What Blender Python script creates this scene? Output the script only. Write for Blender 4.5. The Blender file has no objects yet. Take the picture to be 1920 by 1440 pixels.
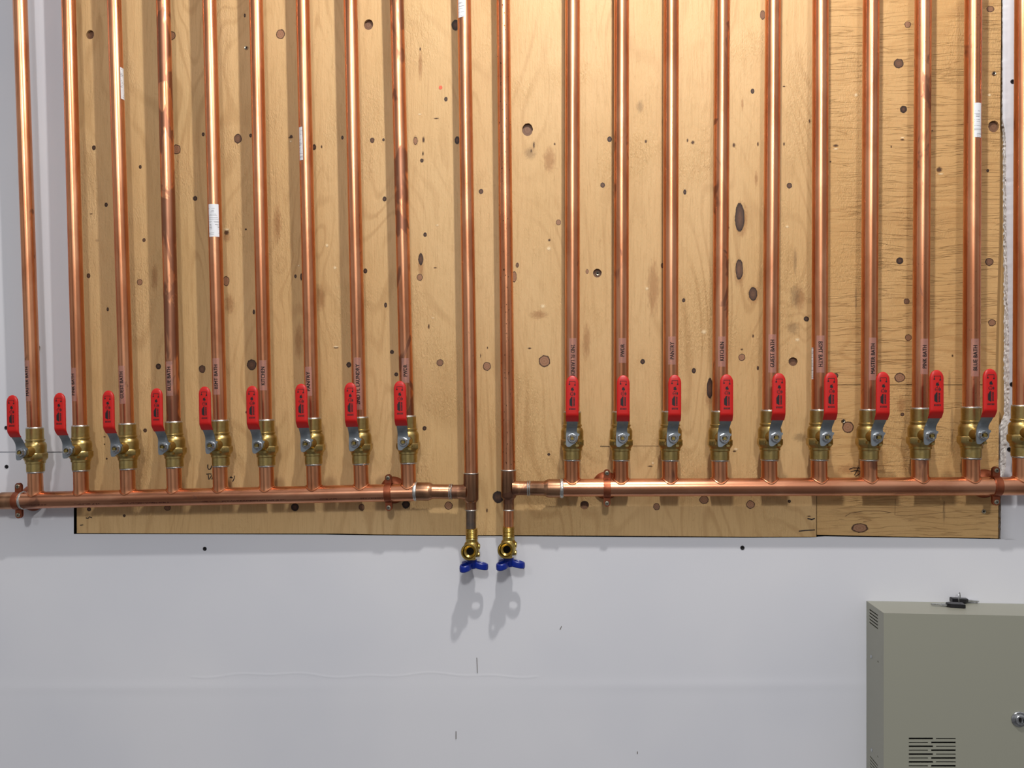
import bpy, bmesh, math, random
from mathutils import Vector, Matrix
random.seed(7)
C = bpy.context.scene.collection
U = 0.0008                      # metres of one photo pixel at the pipe plane
F = 1500.0; D = 1500 * U
PSI = math.atan(115 / F)
H = 43 * U                      # pipe axis to wall

# ---------------------------------------------------------------- camera
cam = bpy.data.cameras.new('camera'); cam.sensor_width = 36; cam.lens = F / 1920 * 36
cam.shift_y = 20 / 1920; cam.clip_start = 0.01
co = bpy.data.objects.new('camera', cam); C.objects.link(co)
co.location = (0, -D, 0); co.rotation_euler = (math.pi / 2, 0, PSI)
bpy.context.scene.camera = co
vs = bpy.context.scene.view_settings
vs.view_transform = 'Standard'; vs.look = 'None'; vs.exposure = 0.0; vs.gamma = 1.0
vs.use_curve_mapping = False

# ---------------------------------------------------------------- world + lights
W = bpy.data.worlds.new('room'); bpy.context.scene.world = W; W.use_nodes = True
nt = W.node_tree; nt.nodes.clear()
o_ = nt.nodes.new('ShaderNodeOutputWorld'); bg = nt.nodes.new('ShaderNodeBackground')
tc = nt.nodes.new('ShaderNodeTexCoord'); mp = nt.nodes.new('ShaderNodeMapping')
nz = nt.nodes.new('ShaderNodeTexNoise'); cr = nt.nodes.new('ShaderNodeValToRGB')
mp.inputs['Scale'].default_value = (2.6, 2.6, 0.7)
nz.inputs['Scale'].default_value = 1.6; nz.inputs['Detail'].default_value = 2.0
cr.color_ramp.elements[0].position = 0.42; cr.color_ramp.elements[0].color = (0.055, 0.05, 0.048, 1)
cr.color_ramp.elements[1].position = 0.55; cr.color_ramp.elements[1].color = (0.66, 0.65, 0.67, 1)
nt.links.new(tc.outputs['Generated'], mp.inputs[0]); nt.links.new(mp.outputs[0], nz.inputs['Vector'])
nt.links.new(nz.outputs[0], cr.inputs[0]); sx = nt.nodes.new('ShaderNodeSeparateXYZ'); rm = nt.nodes.new('ShaderNodeMapRange'); ml = nt.nodes.new('ShaderNodeMixRGB'); ml.blend_type = 'MULTIPLY'
ml.inputs[0].default_value = 1.0
nt.links.new(tc.outputs['Generated'], sx.inputs[0]); nt.links.new(sx.outputs[2], rm.inputs[0])
rm.inputs[1].default_value = -.3; rm.inputs[2].default_value = .7; rm.inputs[3].default_value = .52; rm.inputs[4].default_value = 2.2
nt.links.new(cr.outputs[0], ml.inputs[1]); nt.links.new(rm.outputs[0], ml.inputs[2]); nt.links.new(ml.outputs[0], bg.inputs[0])
bg.inputs[1].default_value = 0.55
nt.links.new(bg.outputs[0], o_.inputs[0])

def lamp(name, loc, power, size, col):
    l = bpy.data.lights.new(name, 'POINT'); l.energy = power; l.shadow_soft_size = size; l.color = col
    o = bpy.data.objects.new(name, l); C.objects.link(o); o.location = loc
    return o
lamp('ceiling_bulb_near', (0.105, H - 886 * U, 1.15), 49, 0.022, (1.0, 0.965, 0.925))
lamp('ceiling_bulb_far', (0.18, -3.36, 1.61), 140.0, 0.15, (1.0, 0.985, 0.97))
lamp('ceiling_bulb_side', (-1.25, -4.3, 1.75), 42.0, 0.20, (1.0, 0.985, 0.98))

# ---------------------------------------------------------------- helpers
def P(u, v, dz=0.0):
    """point of the place seen at photo pixel (u,v), dz metres in front of the pipe plane"""
    a = (u - 960) / F
    d = Vector((-math.sin(PSI) + a * math.cos(PSI), math.cos(PSI) + a * math.sin(PSI), (740 - v) / F))
    t = (D - dz) / d.y
    return Vector((0, -D, 0)) + d * t
def PW(u, v, dz=0.0): return P(u, v, dz - H)      # on the wall plane
def KX(u): return (P(u + .5, 740) - P(u - .5, 740)).x / U

def srgb(r, g, b):
    f = lambda c: (c / 255 / 12.92) if c / 255 <= .04045 else ((c / 255 + .055) / 1.055) ** 2.4
    return (f(r), f(g), f(b), 1)

def finish(bm, ang=30):
    bmesh.ops.recalc_face_normals(bm, faces=bm.faces)
    for f in bm.faces: f.smooth = True
    for e in bm.edges:
        if len(e.link_faces) == 2:
            try:
                if e.calc_face_angle() > math.radians(ang): e.smooth = False
            except Exception: pass
def mesh(name, bm, mats, fin=True):
    if fin: finish(bm)
    me = bpy.data.meshes.new(name); bm.to_mesh(me); bm.free()
    for m in (mats if isinstance(mats, (list, tuple)) else [mats]): me.materials.append(m)
    return me
def obj(name, bm, mats, parent=None, fin=True, label=None):
    o = bpy.data.objects.new(name, mesh(name, bm, mats, fin)); C.objects.link(o)
    if parent: o.parent = parent
    if label: o['label'] = label
    return o
def tag(o, label, cat, group=None):
    o['label'] = label; o['category'] = cat
    if group: o['group'] = group
    return o
def thing(name, label, cat, loc=(0, 0, 0), rot=(0, 0, 0), group=None):
    o = bpy.data.objects.new(name, None); C.objects.link(o)
    o.location = loc; o.rotation_euler = rot; o.empty_display_size = .02
    return tag(o, label, cat, group)
def copy_tree(o, parent=None):
    c = o.copy(); C.objects.link(c); c.parent = parent
    for ch in list(o.children): copy_tree(ch, c)
    return c

def lathe(bm, prof, M=None, seg=36, hexr=None, jit=0.0):
    """prof: [(r,z)...] around local Z, px units. hexr: index set of rows drawn as hexagon-like"""
    rows = []
    for i, (r, z) in enumerate(prof):
        row = []
        for k in range(seg):
            a = 2 * math.pi * k / seg; rr = r
            if hexr and i in hexr:
                n = hexr[i]; s = math.pi / n
                rr = r * math.cos(s) / math.cos(((a + s) % (2 * s)) - s)
            if jit: rr += random.uniform(-jit, jit)
            p = Vector((rr * math.cos(a), rr * math.sin(a), z + (random.uniform(-jit, jit) if jit else 0))) * U
            row.append(bm.verts.new(M @ p if M else p))
        rows.append(row)
    for a, b in zip(rows, rows[1:]):
        for k in range(seg):
            bm.faces.new((a[k], a[(k + 1) % seg], b[(k + 1) % seg], b[k]))
    if prof[0][0] > 1e-6: bm.faces.new(rows[0][::-1])
    if prof[-1][0] > 1e-6: bm.faces.new(rows[-1])
    return rows
def ring_prof(bm, prof, M=None, seg=36, jit=0.0):
    """closed profile (torus-like)"""
    rows = []
    n = len(prof)
    for (r, z) in prof:
        rows.append([bm.verts.new((M @ q) if M else q) for q in
                     [Vector(((r + random.uniform(-jit, jit)) * math.cos(2 * math.pi * k / seg), (r) * math.sin(2 * math.pi * k / seg), z + random.uniform(-jit, jit))) * U for k in range(seg)]])
    for i in range(n):
        a, b = rows[i], rows[(i + 1) % n]
        for k in range(seg): bm.faces.new((a[k], a[(k + 1) % seg], b[(k + 1) % seg], b[k]))
def torus(bm, R, r, z=0, M=None, seg=36, n=8, jit=0.0, sz=1.0):
    ring_prof(bm, [(R + r * math.cos(2 * math.pi * i / n), z + sz * r * math.sin(2 * math.pi * i / n)) for i in range(n)], M, seg, jit)
def tube(bm, pts, r, n=10, closed=False, scale=U, cap=True):
    pts = [Vector(p) for p in pts]; rows = []
    N = len(pts)
    for i, p in enumerate(pts):
        a = pts[(i - 1) % N] if (closed or i > 0) else p
        b = pts[(i + 1) % N] if (closed or i < N - 1) else p
        t = (b - a).normalized()
        up = Vector((0, 1, 0)) if abs(t.y) < .9 else Vector((1, 0, 0))
        x = t.cross(up).normalized(); y = t.cross(x).normalized()
        rr = r[i] if isinstance(r, (list, tuple)) else r
        rows.append([bm.verts.new((p + (x * math.cos(2 * math.pi * k / n) + y * math.sin(2 * math.pi * k / n)) * rr) * scale) for k in range(n)])
    m = N if closed else N - 1
    for i in range(m):
        a, b = rows[i], rows[(i + 1) % N]
        for k in range(n): bm.faces.new((a[k], a[(k + 1) % n], b[(k + 1) % n], b[k]))
    if not closed and cap: bm.faces.new(rows[0][::-1]); bm.faces.new(rows[-1])
def box(bm, x0, x1, y0, y1, z0, z1, M=None, s=U, bev=0):
    vs_ = [Vector((x, y, z)) * s for x in (x0, x1) for y in (y0, y1) for z in (z0, z1)]
    vv = [bm.verts.new(M @ p if M else p) for p in vs_]
    fs = []
    for q in ((0, 1, 3, 2), (4, 6, 7, 5), (0, 4, 5, 1), (2, 3, 7, 6), (0, 2, 6, 4), (1, 5, 7, 3)):
        fs.append(bm.faces.new([vv[i] for i in q]))
    if bev:
        es = list({e for f in fs for e in f.edges})
        bmesh.ops.bevel(bm, geom=es, offset=bev * s, segments=2, affect='EDGES')
def arc(bm, r, a0, a1, z0, z1, n=10, th=0, M=None):
    """strip bent round a pipe; a = angle from the camera side"""
    prev = None
    for i in range(n + 1):
        a = a0 + (a1 - a0) * i / n
        q = [Vector((r * math.sin(a), -r * math.cos(a), z)) * U for z in (z0, z1)]
        cur = [bm.verts.new(M @ p if M else p) for p in q]
        if prev: bm.faces.new((prev[0], cur[0], cur[1], prev[1]))
        prev = cur
ROTX = Matrix.Rotation(math.pi / 2, 4, 'X')         # local Z -> -Y (to the camera)
ROTY = Matrix.Rotation(math.pi / 2, 4, 'Y')         # local Z -> +X

def slab(outline, holes, th):
    """flat slab with real holes: outline/holes are world points on a y=const plane; extruded th behind it"""
    y0 = outline[0].y
    cu = bpy.data.curves.new('tmp', 'CURVE'); cu.dimensions = '2D'; cu.fill_mode = 'BOTH'; cu.extrude = th / 2
    for pts in [outline] + holes:
        sp = cu.splines.new('POLY'); sp.points.add(len(pts) - 1); sp.use_cyclic_u = True
        for i, p in enumerate(pts): sp.points[i].co = (p.x, p.z, 0, 1)
    ob = bpy.data.objects.new('tmp', cu)
    me = bpy.data.meshes.new_from_object(ob)
    bm = bmesh.new(); bm.from_mesh(me)
    for v in bm.verts:
        x, y, z = v.co; v.co = (x, y0 + th / 2 - z, y)
    bmesh.ops.remove_doubles(bm, verts=bm.verts, dist=1e-6)
    bpy.data.objects.remove(ob); bpy.data.curves.remove(cu); bpy.data.meshes.remove(me)
    return bm
def circ(c, r, n=28, jx=1, jz=1, wob=0):
    out = []
    for k in range(n):
        a = 2 * math.pi * k / n; q = r * (1 + random.uniform(-wob, wob))
        out.append(c + Vector((q * jx * math.cos(a), 0, q * jz * math.sin(a))))
    return out

# ---------------------------------------------------------------- materials
def mat(name, col, rough=.5, metal=0.0, **kw):
    m = bpy.data.materials.new(name); m.use_nodes = True
    b = m.node_tree.nodes['Principled BSDF']
    b.inputs['Base Color'].default_value = col; b.inputs['Roughness'].default_value = rough
    b.inputs['Metallic'].default_value = metal
    for k, v in kw.items(): b.inputs[k.replace('_', ' ')].default_value = v
    return m
class G:
    """tiny node helper"""
    def __init__(s, m): s.t = m.node_tree; s.b = s.t.nodes['Principled BSDF']
    def n(s, kind, **kw):
        x = s.t.nodes.new('ShaderNode' + kind)
        for k, v in kw.items(): setattr(x, k, v)
        return x
    def l(s, a, b): s.t.links.new(a, b)
    def coord(s, kind='Object', scale=(1, 1, 1), rot=(0, 0, 0)):
        c = s.n('TexCoord'); m = s.n('Mapping'); m.inputs['Scale'].default_value = scale; m.inputs['Rotation'].default_value = rot
        s.l(c.outputs[kind], m.inputs[0]); return m.outputs[0]
    def noise(s, vec, scale=1, detail=3, rough=.5, dist=0):
        x = s.n('TexNoise'); x.inputs['Scale'].default_value = scale; x.inputs['Detail'].default_value = detail
        x.inputs['Roughness'].default_value = rough; x.inputs['Distortion'].default_value = dist
        s.l(vec, x.inputs['Vector']); return x.outputs[0]
    def ramp(s, fac, *st):
        x = s.n('ValToRGB'); e = x.color_ramp.elements
        while len(e) < len(st): e.new(.5)
        for i, (p, c) in enumerate(st):
            e[i].position = p; e[i].color = c if isinstance(c, tuple) else (c, c, c, 1)
        s.l(fac, x.inputs[0]); return x.outputs[0]
    def mix(s, f, a, b, mode='MIX'):
        x = s.n('MixRGB', blend_type=mode)
        for i, q in enumerate((f, a, b)):
            if isinstance(q, (int, float)): x.inputs[i].default_value = q if i == 0 else (q, q, q, 1)
            elif isinstance(q, tuple): x.inputs[i].default_value = q
            else: s.l(q, x.inputs[i])
        return x.outputs[0]
    def math(s, op, a, b=0.0, c=0.0):
        x = s.n('Math', operation=op)
        for i, q in enumerate((a, b, c)):
            if isinstance(q, (int, float)): x.inputs[i].default_value = q
            else: s.l(q, x.inputs[i])
        return x.outputs[0]
    def bump(s, h, dist=.0005, strength=1.0, prev=None):
        x = s.n('Bump'); x.inputs['Distance'].default_value = dist; x.inputs['Strength'].default_value = strength
        s.l(h, x.inputs['Height'])
        if prev is not None: s.l(prev, x.inputs['Normal'])
        return x.outputs[0]
    def attr(s, name):
        x = s.n('Attribute', attribute_type='OBJECT', attribute_name=name); return x.outputs['Fac']

def copper(name, base, dark, pale, rough=.27, along='Z', shift=True):
    m = mat(name, base, rough, 1.0); g = G(m)
    oi = g.n('ObjectInfo')
    cv = g.n('TexCoord'); add = g.n('VectorMath', operation='ADD')
    sc = g.n('VectorMath', operation='SCALE'); cmb = g.n('CombineXYZ')
    for i in range(3): g.l(oi.outputs['Random'], cmb.inputs[i])
    g.l(cmb.outputs[0], sc.inputs[0]); sc.inputs['Scale'].default_value = 7.3
    g.l(cv.outputs['Object'], add.inputs[0]); g.l(sc.outputs[0], add.inputs[1])
    def cd(scale):
        mp_ = g.n('Mapping'); mp_.inputs['Scale'].default_value = scale; g.l(add.outputs[0], mp_.inputs[0]); return mp_.outputs[0]
    st = (90, 90, 5) if along == 'Z' else (5, 90, 90)
    streak = g.noise(cd(st), 1.0, 3)
    blot = g.noise(cd((22, 22, 9) if along == 'Z' else (9, 22, 22)), 1.0, 4, .6, .6)
    c = g.mix(g.ramp(streak, (.3, 0.0), (.7, 1.0)), base, pale)
    c = g.mix(g.math('MULTIPLY', g.ramp(blot, (.38, 1.0), (.60, 0.0)), .55), c, dark)
    big = g.noise(cd((30, 30, 14) if along == 'Z' else (14, 30, 30)), 1.0, 3, .55, .8)
    tk = g.math('MULTIPLY', g.ramp(g.math('ADD', big, g.math('MULTIPLY', g.attr('tarnish'), .30)), (.70, 0.0), (.745, 1.0)), .72)
    c = g.mix(tk, c, srgb(120, 84, 70))
    sp = g.noise(cd((420, 420, 260)), 1.0, 1)
    spk = g.math('MULTIPLY', g.ramp(sp, (.70, 0.0), (.74, 1.0)), g.attr('specks'))
    c = g.mix(spk, c, srgb(70, 35, 22))
    g.l(c, g.b.inputs['Base Color'])
    rr = g.math('ADD', g.math('MULTIPLY', streak, .16), rough - .08)
    rr = g.math('ADD', rr, g.math('MULTIPLY', tk, .16))
    g.l(rr, g.b.inputs['Roughness'])
    g.l(g.bump(streak, .00012, .5), g.b.inputs['Normal'])
    return m
M_COP = copper('copper_tube', srgb(220, 148, 106), srgb(184, 110, 72), srgb(230, 168, 128), .30)
M_COPH = copper('copper_manifold', srgb(216, 150, 114), srgb(176, 108, 76), srgb(232, 172, 138), .30, 'X')
M_FIT = copper('copper_fitting', srgb(172, 120, 88), srgb(112, 92, 74), srgb(196, 148, 114), .32)
M_CLAMP = mat('clamp_copper', srgb(178, 100, 72), .42, .85)
g = G(M_CLAMP); g.l(g.mix(g.ramp(g.noise(g.coord('Object', (60, 60, 60)), 1, 3), (.35, 0.), (.7, 1.)), srgb(138, 74, 50), srgb(170, 98, 68)), g.b.inputs['Base Color'])
def metal(name, a, b, rough, sc=120):
    m = mat(name, a, rough, 1.0); g = G(m); n = g.noise(g.coord('Object', (sc, sc, sc)), 1, 4, .6)
    g.l(g.mix(g.ramp(n, (.35, 0.), (.65, 1.)), a, b), g.b.inputs['Base Color'])
    g.l(g.math('ADD', g.math('MULTIPLY', n, .2), rough - .1), g.b.inputs['Roughness'])
    g.l(g.bump(n, .00015, .4), g.b.inputs['Normal']); return m
M_BRASS = metal('brass', srgb(192, 170, 112), srgb(174, 150, 92), .36)
M_BRASSD = metal('brass_fitting', srgb(202, 178, 108), srgb(178, 152, 82), .30)
M_SOLD = metal('solder', srgb(222, 222, 218), srgb(176, 176, 172), .42, 300)
M_ZINC = metal('zinc_plate', srgb(168, 176, 182), srgb(146, 154, 160), .42, 60)
M_NUT = metal('nut_steel', srgb(205, 208, 210), srgb(170, 172, 175), .25, 200)
M_SCREW = metal('screw_steel', srgb(196, 188, 168), srgb(130, 122, 104), .32, 300)
M_GREYCOP = metal('flux_stained_copper', srgb(140, 120, 106), srgb(112, 104, 98), .4, 90)
M_RED = mat('red_vinyl', srgb(194, 24, 18), .40, 0)
g = G(M_RED); g.l(g.bump(g.noise(g.coord('Object', (900, 900, 900)), 1, 2), .0001, .3), g.b.inputs['Normal'])
M_BLUE = mat('blue_plastic', srgb(6, 36, 132), .33, 0)
g = G(M_BLUE); g.l(g.bump(g.noise(g.coord('Object', (500, 500, 500)), 1, 2), .0001, .3), g.b.inputs['Normal'])
M_INK = mat('black_ink', srgb(22, 18, 20), .6)
M_MARK = mat('marker_ink', srgb(26, 20, 24), .7)
M_PENCIL = mat('pencil', srgb(96, 88, 80), .8)
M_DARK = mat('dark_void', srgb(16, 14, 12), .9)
M_BLACKP = mat('black_plastic', srgb(20, 20, 24), .35)
M_BSCREW = mat('black_screw', srgb(42, 42, 46), .4, .6)
M_TAPE = mat('clear_tape', srgb(206, 160, 150), .32, 0, Alpha=.34)
M_BOX = mat('box_enamel', srgb(150, 150, 136), .42)
g = G(M_BOX); g.l(g.bump(g.noise(g.coord('Object', (700, 700, 700)), 1, 2), .0001, .25), g.b.inputs['Normal'])
# barcode sticker
M_STICK = mat('white_sticker', srgb(225, 226, 228), .5); g = G(M_STICK)
bars = g.ramp(g.noise(g.coord('Object', (1, 1, 900)), 1, 0), (.56, 0.), (.58, 1.))
msk = g.ramp(g.noise(g.coord('Object', (160, 160, 60)), 1, 2), (.48, 0.), (.52, 1.))
g.l(g.mix(g.math('MULTIPLY', g.math('MULTIPLY', bars, msk), .75), srgb(226, 227, 230), srgb(50, 52, 58)), g.b.inputs['Base Color'])

# plywood
def plywood(name, light, mid, dark, vert=True, checks=0.0):
    m = mat(name, mid, .55); g = G(m)
    sc = (1, 1, .16) if vert else (.16, 1, 1)
    warp = g.noise(g.coord('Object', (9, 9, 4) if vert else (4, 9, 9)), 1, 3, .5)
    c1 = g.n('TexCoord'); mp1 = g.n('Mapping'); mp1.inputs['Scale'].default_value = sc
    g.l(c1.outputs['Object'], mp1.inputs[0])
    # rotary-cut contour figure
    cont = g.noise(g.coord('Object', (7, 7, 2.2) if vert else (2.2, 7, 7)), 1, 2, .4, .5)
    fig = g.math('SINE', g.math('MULTIPLY', cont, 130.0))
    fine = g.noise(g.coord('Object', (520, 520, 26) if vert else (26, 520, 520)), 1, 3, .6)
    tone = g.noise(g.coord('Object', (6, 6, 3)), 1, 3, .5)
    c = g.mix(g.ramp(tone, (.3, 0.), (.7, 1.)), light, mid)
    fm = g.math('MULTIPLY', g.ramp(fig, (.35, 0.), (1.0, 1.)), g.ramp(warp, (.42, 0.05), (.66, .38)))
    c = g.mix(fm, c, dark)
    c = g.mix(g.math('MULTIPLY', g.ramp(fine, (.5, 0.), (.78, 1.)), .35), c, dark)
    flk = g.noise(g.coord('Object', (260, 260, 110)), 1, 4, .65, 1.0)
    c = g.mix(g.math('MULTIPLY', g.ramp(flk, (.60, 0.), (.72, 1.)), .28), c, dark)
    h = g.math('ADD', g.math('MULTIPLY', fine, .5), flk)
    nrm = g.bump(h, .0007, .7)
    patch = g.ramp(g.noise(g.coord('Object', (11, 11, 7)), 1, 2), (.5, 0.), (.64, 1.))
    swirl = g.noise(g.coord('Object', (420, 420, 120), (0, .5, 0)), 1, 2, .5, 1.4)
    nrm = g.bump(g.math('MULTIPLY', swirl, patch), .0022, .6, nrm)
    if checks:
        cw = g.n('TexCoord'); mpx = g.n('Mapping'); mpx.inputs['Scale'].default_value = (8, 8, 150)
        g.l(cw.outputs['Object'], mpx.inputs[0])
        lowd = g.noise(g.coord('Object', (9, 9, 9)), 1, 2)
        off = g.n('CombineXYZ'); g.l(g.math('MULTIPLY', lowd, 2.6), off.inputs[2])
        ad = g.n('VectorMath', operation='ADD'); g.l(mpx.outputs[0], ad.inputs[0]); g.l(off.outputs[0], ad.inputs[1])
        ck = g.noise(ad.outputs[0], 1, 3, .5, .1)
        cm = g.ramp(g.noise(g.coord('Object', (7, 7, 7)), 1, 2), (.40, .10), (.56, 1.))
        line = g.math('MULTIPLY', g.ramp(g.math('ABSOLUTE', g.math('SUBTRACT', ck, .5)), (.006, 1.), (.026, 0.)), cm)
        nrm = g.bump(g.math('MULTIPLY', line, -1.0), .0012, .6, nrm)
        c = g.mix(g.math('MULTIPLY', line, .30 * checks), c, srgb(124, 88, 48))
    g.l(c, g.b.inputs['Base Color']); g.l(nrm, g.b.inputs['Normal'])
    g.b.inputs['Specular IOR Level'].default_value = .35
    return m
M_PLY = plywood('plywood_face', srgb(211, 177, 127), srgb(200, 164, 112), srgb(160, 120, 72))
M_PLYR = plywood('plywood_checked', srgb(206, 168, 114), srgb(197, 157, 101), srgb(166, 122, 70), False, 1.0)
M_PLYE = mat('plywood_edge', srgb(120, 88, 52), .8)

def knot_mat(name):
    """UV: position inside the knot (1 = rim); second UV: (kind, seed). transparent outside"""
    m = bpy.data.materials.new(name); m.use_nodes = True; g = G(m)
    uv = g.n('UVMap', uv_map='k'); kd = g.n('UVMap', uv_map='p')
    sp = g.n('SeparateXYZ'); g.l(kd.outputs[0], sp.inputs[0])
    ln = g.n('VectorMath', operation='LENGTH'); g.l(uv.outputs[0], ln.inputs[0])
    off = g.n('VectorMath', operation='ADD'); g.l(uv.outputs[0], off.inputs[0]); g.l(kd.outputs[0], off.inputs[1])
    n1 = g.noise(off.outputs[0], 1.6, 3, .6)
    r = g.math('ADD', ln.outputs['Value'], g.math('MULTIPLY', g.math('SUBTRACT', n1, .5), .42))
    n2 = g.noise(off.outputs[0], 5.0, 3, .6)
    alpha = g.ramp(r, (.90, 1.0), (1.0, .22), (1.45, 0.0))
    rings = g.math('ADD', g.math('MULTIPLY', g.math('SINE', g.math('MULTIPLY', r, 17.0)), .5), .5)
    body = g.mix(rings, srgb(166, 124, 92), srgb(148, 106, 76))
    body = g.mix(g.math('MULTIPLY', n2, .3), body, srgb(104, 66, 46))
    body = g.mix(g.ramp(r, (.74, 0.), (.88, 1.)), body, srgb(62, 34, 20))
    darkc = g.mix(g.ramp(r, (.2, 0.), (.7, 1.)), g.mix(n2, srgb(112, 76, 52), srgb(40, 24, 14)), srgb(40, 22, 12))
    c = g.mix(sp.outputs[0], body, darkc)
    c = g.mix(g.ramp(r, (1.0, 0.), (1.12, 1.)), c, srgb(150, 98, 52))
    g.l(c, g.b.inputs['Base Color']); g.b.inputs['Roughness'].default_value = .6
    fade = g.math('MULTIPLY', alpha, sp.outputs[2]) if False else alpha
    g.l(fade, g.b.inputs['Alpha'])
    return m
M_KNOT = knot_mat('wood_knot')
def stain_mat(name, col, amt):
    m = bpy.data.materials.new(name); m.use_nodes = True; g = G(m)
    uv = g.n('UVMap', uv_map='k'); kd = g.n('UVMap', uv_map='p')
    ln = g.n('VectorMath', operation='LENGTH'); g.l(uv.outputs[0], ln.inputs[0])
    off = g.n('VectorMath', operation='ADD'); g.l(uv.outputs[0], off.inputs[0]); g.l(kd.outputs[0], off.inputs[1])
    r = g.math('ADD', ln.outputs['Value'], g.math('MULTIPLY', g.math('SUBTRACT', g.noise(off.outputs[0], 3, 4, .7), .5), 1.4))
    g.l(g.math('MULTIPLY', g.ramp(r, (.35, 1.), (1.1, 0.)), amt), g.b.inputs['Alpha'])
    g.b.inputs['Base Color'].default_value = col; g.b.inputs['Roughness'].default_value = .6
    return m
M_STAIN = stain_mat('resin_stain', srgb(160, 104, 56), .30)
M_GREYST = stain_mat('grey_smudge', srgb(120, 100, 76), .26)
M_NICK = stain_mat('splinter_nick', srgb(78, 48, 26), .9)
M_CHIP = stain_mat('pale_chip', srgb(246, 222, 176), .8)
M_REDDOT = mat('red_paint', srgb(222, 96, 62), .5)

# drywall
M_WALL = mat('drywall_paint', srgb(214, 216, 222), .5); g = G(M_WALL)
n1 = g.noise(g.coord('Object', (3, 3, 3)), 1, 3); n2 = g.noise(g.coord('Object', (500, 500, 500)), 1, 3)
g.l(g.mix(g.ramp(n1, (.35, 0.), (.65, 1.)), srgb(211, 213, 220), srgb(219, 220, 225)), g.b.inputs['Base Color'])
g.l(g.bump(n2, .0002, .25), g.b.inputs['Normal']); g.b.inputs['Specular IOR Level'].default_value = .4
M_GYP = mat('broken_gypsum', srgb(226, 224, 220), .9); g = G(M_GYP)
n1 = g.noise(g.coord('Object', (420, 420, 300)), 1, 5, .7, .6)
g.l(g.mix(g.ramp(n1, (.30, 0.), (.42, 1.)), srgb(150, 142, 132), srgb(244, 242, 240)), g.b.inputs['Base Color'])
g.l(g.bump(n1, .0015, .8), g.b.inputs['Normal'])
M_STUD = mat('stud_wood', srgb(196, 156, 100), .7)

# ---------------------------------------------------------------- wall_back
PF = 0.0022                                   # plywood face in front of drywall
WALL_L, WALL_R, WALL_T, WALL_B = -420, 2350, -620, 1900
def lerp_tab(tab, v):
    if v <= tab[0][0]: return tab[0][1]
    for (a, x), (b, y) in zip(tab, tab[1:]):
        if v <= b: return x + (y - x) * (v - a) / (b - a)
    return tab[-1][1]
bot = [(130, 1001.5), (145, 1001.2), (600, 1002.3), (700, 1003.8), (900, 1005.2), (1400, 1008.2), (1530, 1007.6), (1535, 1005.5), (1870, 1010.6), (1878, 1011)]
edgeR = [(-620, 1880), (220, 1880), (262, 1886), (430, 1887), (560, 1890), (640, 1892), (780, 1893), (800, 1890), (880, 1885), (905, 1877), (940, 1877), (1012, 1876)]
innR = [(-620, 1878.5), (225, 1878), (262, 1880), (560, 1882), (780, 1882), (800, 1873), (880, 1872.5), (905, 1873), (1012, 1873)]
def wall_relief(u, v):
    """taped joint and a hairline ridge along the lower wall"""
    d = 0.0
    jc = 1289 - (u - 300) * .004
    d += 0.00042 * math.exp(-((v - jc) / 11) ** 2) * (0.6 + .4 * math.sin(u / 170))
    d += 0.0003 * math.exp(-((v - (jc + 26)) / 34) ** 2)
    if 360 < u < 1010:
        rc = 1266 + 3 * math.sin(u / 47) + 2 * math.sin(u / 19)
        d += 0.00022 * math.exp(-((v - rc) / 1.6) ** 2)
    return d
bm = bmesh.new()
us = [WALL_L + i * (WALL_R - WALL_L) / 200 for i in range(201)]
us = sorted(set([u for u in us if not (136 < u < 140)] + [u for u in range(350, 1030, 6)] + [1532.0, 1876.0]))
vsr = [0.0, .3] + [x for x in []]
vabs = [1030, 1100, 1180, 1230, 1250] + [1254 + 1.5 * i for i in range(60)] + [1350, 1380, 1450, 1600, WALL_B]
prev = None
for j, v in enumerate([None] + vabs):
    row = []
    for u in us:
        if v is None:
            vv = lerp_tab(bot, u) if 130 <= u <= 1878 else (1001.5 if u < 130 else 1011)
            row.append(bm.verts.new(PW(u, vv)))
        else: row.append(bm.verts.new(PW(u, v, wall_relief(u, v))))
    if prev:
        for i in range(len(us) - 1): bm.faces.new((prev[i], prev[i + 1], row[i + 1], row[i]))
    prev = row
# left part above the opening's bottom, with the sheet joint at v=848
def sheet(u0, u1, v0, v1, back=0.0):
    q = [PW(u0, v0, -back), PW(u1, v0, -back), PW(u1, v1, -back), PW(u0, v1, -back)]
    bm.faces.new([bm.verts.new(p) for p in q])
sheet(WALL_L, 138.5, WALL_T, 846.8); sheet(WALL_L, 138.5, 849.2, 1001.5)
sheet(WALL_L, 138.5, 846.8, 849.2, .003)
sheet(2350, 1905, WALL_T, 1011)
# ragged left edge of the right-hand sheet
random.seed(3)
vsr = [WALL_T] + [i * 4 for i in range(-20, 253)] + [1012]
pe = None
fx = 0
for v in vsr:
    e = lerp_tab(edgeR, v) + random.uniform(-.7, .7) * (1.0 if v > 230 else .3)
    i2 = lerp_tab(innR, v) + random.uniform(-.8, .8)
    cols = [bm.verts.new(PW(1905, v)), bm.verts.new(PW(e, v))]
    for k in range(1, 6):
        t = k / 5.0
        depth = .0095 * t + random.uniform(-.0012, .0012) * (1 if k < 5 else .3)
        cols.append(bm.verts.new(PW(e + (i2 - e) * t + random.uniform(-.5, .5), v, -max(depth, .0003))))
    if pe:
        for k in range(6):
            f = bm.faces.new((pe[k], pe[k + 1], cols[k + 1], cols[k])); f.material_index = 0 if k == 0 else 1
    pe = cols
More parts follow.
